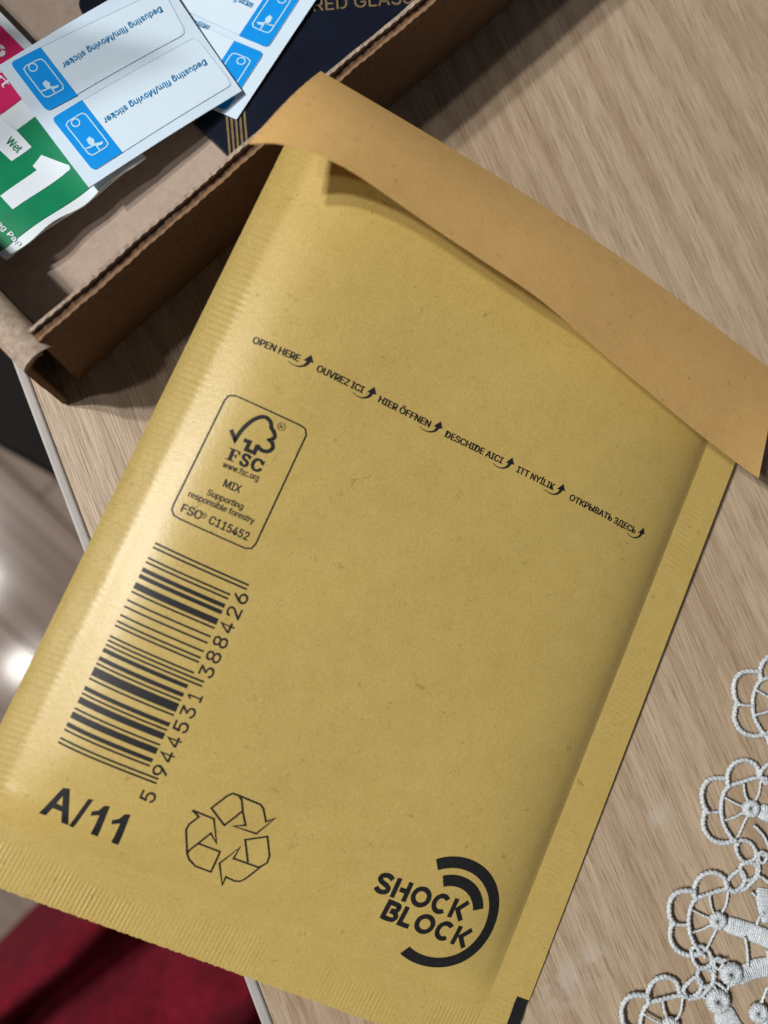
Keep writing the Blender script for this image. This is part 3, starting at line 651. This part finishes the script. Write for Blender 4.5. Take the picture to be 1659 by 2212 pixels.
# sticker sheets
def sticker_sheet(c4, label, labels, curl, nseg=40):
    f, inv_ = quad(c4, curl); o = empty('sticker_sheet', f(.5, .5, -.001)); tag(o, label, 'sticker sheet', 'sticker sheets in the box')
    sheet('liner', lambda s, t: f(s, t), np.linspace(0, 1, nseg), np.linspace(0, 1, nseg), .00022, LINER, o)
    # plan metric, so that rounded corners stay round
    ax = np.linalg.norm(f(1, .5) - f(0, .5)); ay = np.linalg.norm(f(.5, 1) - f(.5, 0))
    for c0, cb, cl, txt in labels:          # blue corner, along the stack, along the length, text
        pass
    return o, f, inv_, ax, ay
def label_on(o, f, inv_, ax, ay, blue4, far, txt3):
    """blue4: outer corner A, outer corner B, inner corner C, inner D (A-D along the length); far: the two far corners of the white film (beside A, beside B)"""
    A, B, C_, D_ = [np.array(inv_(*p)) * (ax, ay) for p in blue4]          # millimetre-like plan coordinates
    S = lambda x, y, lift: f(x / ax, y / ay, lift)
    wfar, wfar2 = [np.array(inv_(*p)) * (ax, ay) for p in far]
    def band(p, q_, p2, q2, r_out, n=6):
        pts = [p2, q2]; e = (q_ - p) / np.linalg.norm(q_ - p); i1 = (p2 - p) / np.linalg.norm(p2 - p); i2 = (q2 - q_) / np.linalg.norm(q2 - q_)
        out = [p2]
        for t in np.linspace(0, 1, n): out.append((1 - t) ** 2 * (p + i1 * r_out) + 2 * t * (1 - t) * p + t * t * (p + e * r_out))
        for t in np.linspace(0, 1, n): out.append((1 - t) ** 2 * (q_ - e * r_out) + 2 * t * (1 - t) * q_ + t * t * (q_ + i2 * r_out))
        out.append(q2); return np.array(out)
    def dense(P):
        V, F = fill(P); bm = bmesh.new(); vv = [bm.verts.new((p[0], p[1], 0)) for p in V]
        for t in F:
            try: bm.faces.new([vv[i] for i in t])
            except ValueError: pass
        bmesh.ops.subdivide_edges(bm, edges=bm.edges[:], cuts=4, use_grid_fill=True); bmesh.ops.triangulate(bm, faces=bm.faces[:]); bm.verts.index_update()
        v = np.array([q_.co[:2] for q_ in bm.verts]); ff = [tuple(x.index for x in q_.verts) for q_ in bm.faces]; bm.free(); return v, ff
    film = rounded(np.array([A, B, wfar2, wfar]), .0011)
    lo = print_on('label_film', [dense(film)], S, LABELW, o, .00010)
    print_on('film_edge', [stroke(resample(film, .002, True), .00020, True)], S, simple_edge, lo, .00013)
    bl = print_on('blue_panel', [dense(band(A, B, D_, C_, .0011))], S, BLUE, o, .00018)
    # phone outline, camera ring and pointing hand; local frame: a along A->B, c along A->D
    fr = lambda a, c: A * (1 - a) * (1 - c) + B * a * (1 - c) + C_ * a * c + D_ * (1 - a) * c
    ph = rounded(np.array([fr(.17, .20), fr(.80, .20), fr(.80, .84), fr(.17, .84)]), .0009)
    rg_ = fr(.245, .46); icon = [stroke(resample(ph, .0009, True), .00026, True), stroke(arc(rg_, .00085, 0, 350, 22), .00026, True), stroke([fr(.66, .22), fr(.68, .52), fr(.79, .52)], .0003), stroke([fr(.67, .30), fr(.68, .50), fr(.71, .74)], .0003)]
    icon += [fill([fr(.55, .40), fr(.53, .52), fr(.60, .58), fr(.66, .53), fr(.69, .44), fr(.62, .38)]), fill([fr(.66, .52), fr(.70, .70), fr(.735, .70), fr(.72, .52)])]
    print_on('phone_icon', icon, S, ICON, bl, .00024)
    T = [np.array(inv_(*p)) * (ax, ay) for p in txt3]
    print_on('label_lettering', [line_of('Dedusting film/Moving sticker', *T, 0.006)], S, BLUETXT, lo, .00024)
simple_edge = simple('grey_film_edge', (0.55, 0.70, 0.85), 0.5, 0.3)
ca = lambda s, t: 0.0004 * math.sin(math.pi * s) - .0004 * math.sin(math.pi * t)
SA = sticker_sheet([(192, 405, .0104), (522, 196, .0064), (345, -62, .0076), (-5, 143, .0112)], 'upper sticker sheet of two, tilted left, blue labels over the green sachet', [], ca)[0:5]
la = [(102, 242), (22, 137), (88, 103), (168, 207)]; lb = [(202, 370), (112, 257), (177, 217), (265, 330)]
label_on(*SA, [la[1], la[0], la[3], la[2]], [(352, -22), (402, 72)], [(346, 15), (133, 139), (352, 26)])
label_on(*SA, [lb[1], lb[0], lb[3], lb[2]], [(422, 80), (502, 182)], [(442, 129), (222, 258), (448, 140)])
cb_ = lambda s, t: 0.0002 * math.sin(math.pi * s)
SBt = sticker_sheet([(511, 258, .0051), (776, -140, .0056), (560, -240, .0056), (285, 160, .0053)], 'lower sticker sheet of two, tucked under the other on the navy package', [], cb_)[0:5]
label_on(*SBt, [(570, 115), (489, 240), (425, 214), (506, 89)], [(330, 10), (270, 120)], [(330, 20), (450, 66), (335, 8)])
label_on(*SBt, [(655, -15), (578, 104), (516, 78), (596, -42)], [(415, -120), (350, 0)], [(400, -44), (545, 19), (405, -57)])

# ------------------------------------------------------------------ lace doily
ZD = lambda x, y: ((2400 + x * .72180) / 1.8517, (2500 + y * .72180) / 1.8517)
def LP(x, y, z=.0013): return at(*ZD(x, y), z)
doily = empty('lace_doily', LP(900, 1700, .0002)); tag(doily, 'white openwork lace doily on the table beside the mailer', 'doily')
CR = .00052
def cord(name, pts, rad, parent, closed=False, smooth=True, wob=.00025, z=.0013, pitch=.00095):
    P = np.array([LP(x, y, z) for x, y in (catmull(pts, 6, closed) if smooth else np.array(pts, float))])
    P = resample(P, .00028, closed); ph_ = random.uniform(0, 6); P[:, 2] += wob * np.sin(np.arange(len(P)) * .05 + ph_)
    P[:, 2] = np.maximum(P[:, 2], rad * .95)
    v, f = tube(P, rad, closed, 8, pitch=pitch); return build(name, v, f, LACE, parent, True)
def satin(name, mid, w0, w1, parent, hgt=.0008):
    """padded satin-stitched bar: ridged across its length"""
    P = resample(np.array([LP(x, y, 0) for x, y in catmull(mid, 8)]), .00011); n = len(P); V = []; F = []; m = 11
    for i in range(n):
        t = P[min(i + 1, n - 1)] - P[max(i - 1, 0)]; t /= np.linalg.norm(t); s = np.array([-t[1], t[0], 0]); k = i / (n - 1); w = w0 + (w1 - w0) * k
        w *= 1 + .03 * math.sin(i * 2.1) + random.uniform(-.05, .05); e = min(1, (i + 2) / 12) * min(1, (n - i + 1) / 12); rid = 1 + .26 * math.sin(i * 2 * math.pi / 4.3) + random.uniform(-.12, .12)
        for j in range(m):
            a = math.pi * j / (m - 1); V.append(P[i] + s * math.cos(a) * w * (0.6 + .4 * e) + np.array([0, 0, .0003 + hgt * e * rid * math.sin(a) ** .75]))
    for i in range(n - 1):
        for j in range(m - 1): k = i * m + j; F.append((k, k + 1, k + m + 1, k + m))
        F.append((i * m, (i + 1) * m, (i + 1) * m + m - 1, i * m + m - 1))
    F += [tuple(range(m))[::-1], tuple((n - 1) * m + j for j in range(m))]
    return build(name, V, F, LACE, parent, True)
def knot(name, x, y, r_, parent):
    P = [LP(x + r_ * .62 * math.cos(a), y + r_ * .62 * math.sin(a), .0014) for a in np.linspace(0, 2 * math.pi, 60)[:-1]]
    v, f = tube(np.array(P), r_ * .52 * .00039 / 1.0 * .1 * 10 * .26, True, 10, pitch=.0007, amp=.2); return build(name, v, f, LACE, parent, True)
U = .0000392        # metres in one measuring unit of the lace close-up
def knot(name, x, y, r_, parent):
    P = np.array([LP(x + r_ * .62 * math.cos(a), y + r_ * .62 * math.sin(a), .0014) for a in np.linspace(0, 2 * math.pi, 60)[:-1]])
    v, f = tube(resample(P, .00012, True), r_ * .46 * U, True, 10, pitch=.00042, amp=.10); return build(name, v, f, LACE, parent, True)
def fan(cx, cy, rot=0.0, sc=1.0, stem=None):
    cr, sr = math.cos(rot) * sc, math.sin(rot) * sc
    T = lambda pts: [(cx + x * cr - y * sr, cy + x * sr + y * cr) for x, y in pts]
    ring = cord('fan', T([(88, -165), (40, -172), (-45, -148), (-125, -118), (-155, -60), (-163, 10), (-150, 90), (-105, 165), (-70, 200)]), CR * .86, doily)
    cord('scallop', T([(-125, -125), (-128, -185), (-95, -245), (-30, -268), (30, -240), (48, -178)]), CR, ring)
    cord('scallop', T([(-128, -168), (-225, -162), (-270, -105), (-266, -25), (-238, 22)]), CR, ring)
    cord('scallop', T([(-252, 10), (-262, 95), (-222, 165), (-150, 190), (-85, 172)]), CR, ring)
    cord('bridge', T([(-240, 18), (-200, 22), (-160, 18)]), CR * .62, ring)
    cord('bridge', T([(-128, -150), (-120, -118)]), CR * .7, ring, smooth=False)
    for p in ([(-28, -8), (-75, -25), (-152, -66)], [(-15, -35), (-35, -80), (-45, -140)], [(18, -32), (50, -80), (62, -165)], [(-30, 15), (-80, 48), (-156, 72)], [(-10, 38), (-38, 95), (-62, 150), (-95, 178)]):
        cord('spoke', T(p), CR * .52, ring, wob=.0004)
    knot('knot', *T([(0, 0)])[0], 46 * sc, ring)
    if stem: satin('stem', T(stem), .0018, .0020, ring)
    return ring
fan(1012, 432, 0.04); f2 = fan(835, 1018, 0.0, 1.0, [(34, 10), (110, 30), (260, 80)]); f3 = fan(652, 1640, 0.0, 1.0, [(30, 10), (130, 40), (240, 80), (380, 150)]); f4 = fan(388, 2222, 0.03, 1.0, [(20, 30), (100, 110), (200, 190)])
def chain(dx, dy, k=1.0):
    T = lambda pts: [(x + dx, y + dy) for x, y in pts]
    cord('joining_loop', T([(752, 1215), (800, 1195), (850, 1225), (862, 1290), (800, 1312), (760, 1270)]), CR * .85, doily, True)
    cord('joining_loop', T([(790, 1325), (840, 1318), (872, 1345), (862, 1405), (812, 1412), (782, 1370)]), CR * .85, doily, True)
    cord('joining_loop', T([(705, 1432), (735, 1388), (780, 1362), (805, 1400), (790, 1450), (740, 1478)]), CR * .85, doily, True)
    cord('joining_cord', T([(862, 1290), (880, 1340), (870, 1400), (830, 1440), (800, 1470), (730, 1482)]), CR * .75, doily)
    cord('joining_cord', T([(870, 1260), (910, 1275), (940, 1262)]), CR * .7, doily); cord('joining_cord', T([(862, 1390), (900, 1400), (945, 1440)]), CR * .7, doily)
    cord('joining_loop', T([(880, 1265), (905, 1255), (922, 1285), (900, 1318), (878, 1300)]), CR * .6, doily, True)
chain(0, 0); chain(-245, 588); chain(178, -605)
# inner leaves and bars
satin('leaf', [(905, 1455), (900, 1520), (905, 1600), (915, 1650)], .0022, .0010, doily); satin('leaf', [(930, 1470), (960, 1540), (990, 1640)], .0026, .0015, doily)
satin('bar', [(745, 1955), (800, 1925), (870, 1895), (1010, 1885)], .0019, .0022, doily); knot('knot', 727, 1935, 58, doily)
satin('bar', [(665, 2120), (700, 2190), (760, 2290)], .0024, .0026, doily); knot('knot', 652, 2085, 62, doily); knot('knot', 878, 2150, 50, doily); satin('bar', [(880, 2175), (915, 2260)], .0014, .002, doily)
for p in ([(800, 1725), (812, 1800), (818, 1900)], [(868, 1660), (882, 1620), (905, 1595)], [(640, 1895), (668, 1915), (690, 1925)], [(700, 2040), (715, 2010), (728, 1985)], [(570, 2060), (605, 2075), (625, 2080)], [(890, 2110), (910, 2060), (931, 2010), (990, 1960)], [(925, 1800), (930, 1850)], [(840, 1480), (860, 1500)], [(850, 1110), (905, 1170), (940, 1255)], [(622, 1985), (650, 2030)]):
    cord('bridge', p, CR * .6, doily)

spine = catmull([(1180, -180), (1012, 432), (835, 1018), (652, 1640), (388, 2222), (130, 2800)], 10)
rows = [[(x + o, y + o * .4) for x, y in spine[6:-6]] for o in (440, 610, 780, 950)]
for w in rows: cord('lengthwise_cord', w[::4] + [w[-1]], CR, doily)
for w0, w1 in zip(rows, rows[1:]):
    zig = [(w0 if i % 2 == 0 else w1)[min(2 * i, len(w0) - 1)] for i in range(len(w0) // 2 + 1)]
    cord('zigzag_cord', zig, CR * .8, doily); cord('zigzag_cord', [(w1 if i % 2 == 0 else w0)[min(2 * i, len(w0) - 1)] for i in range(len(w0) // 2 + 1)], CR * .8, doily)
for i in range(0, len(rows[0]) - 6, 6):
    (ax_, ay_), (bx_, by_) = rows[-1][i], rows[-1][i + 6]; cord('scallop', [(ax_, ay_), (ax_ + 120, ay_ + 60), ((ax_ + bx_) / 2 + 190, (ay_ + by_) / 2 + 80), (bx_ + 120, by_ + 20), (bx_, by_)], CR, doily)
# ------------------------------------------------------------------ below the table edge
# crimson throw lying in folds
ca_ = np.array([0.70, 0.714, 0]); cb2 = np.array([0.714, -0.70, 0]); o0 = at(60, 2030, -.30)
def throw(a, c):
    fold = 0.022 * math.exp(-((c - .014) / .014) ** 2) - 0.014 * math.exp(-((c - .040 - .10 * a) / .011) ** 2) + 0.020 * math.exp(-((c - .082 - .12 * a) / .030) ** 2) - .010 * math.exp(-((c - .135 + .1 * a) / .012) ** 2) + .012 * math.exp(-((c - .165) / .022) ** 2) - .022 * math.exp(-((c - .155) / .014) ** 2 - ((a + .055) / .02) ** 2) - .018 * math.exp(-((c - .200) / .02) ** 2 - ((a + .03) / .03) ** 2)
    drop = -2.6 * max(0, .002 - c); ch = c if c > 0 else c * .12; fold *= 2.0
    return o0 + ca_ * (a + .004 * math.sin(c * 60)) + cb2 * (ch + .004 * math.sin(a * 34)) + np.array([0, 0, fold + drop + .003 * math.sin(a * 47 + c * 31) + .002 * math.sin(a * 110 - c * 70)])
th = sheet('velvet_throw', throw, np.linspace(-.20, .20, 110), np.linspace(-.035, .36, 120), .003, VELVET); tag(th, 'crimson velvet throw lying in folds below the table edge', 'throw')
bench = empty('bench', (o0 + cb2 * .18 + np.array([0, 0, -.44]))); tag(bench, 'dark wooden bench hidden under the crimson velvet throw', 'bench')
frame_box('seat', o0, ca_, cb2, -.19, .19, .012, .35, -.055, -.030, DARKWOOD, bench)
for a in (-.17, .17):
    for c in (.04, .32): frame_box('leg', o0, ca_, cb2, a - .02, a + .02, c - .02, c + .02, -.44, -.0552, DARKWOOD, bench)
# near-black stool beside the table
s0_ = at(90, 1016, -.29); sd = at(0, 966, -.29) - s0_; sd /= np.linalg.norm(sd); sn = np.array([sd[1], -sd[0], 0]); sn = sn if sn[1] > 0 else -sn
st = empty('stool', s0_ + sd * .09 + sn * .15 + np.array([0, 0, -.45])); tag(st, 'near-black stool standing on the floor left of the table corner', 'stool')
bevel(frame_box('seat', s0_, sd, sn, -.12, .20, 0, .30, -.03, 0, DARKWOOD, st), .006, 3)
for a in (-.09, .17):
    for c in (.03, .27): frame_box('leg', s0_, sd, sn, a - .018, a + .018, c - .018, c + .018, -.45, -.0302, DARKWOOD, st)
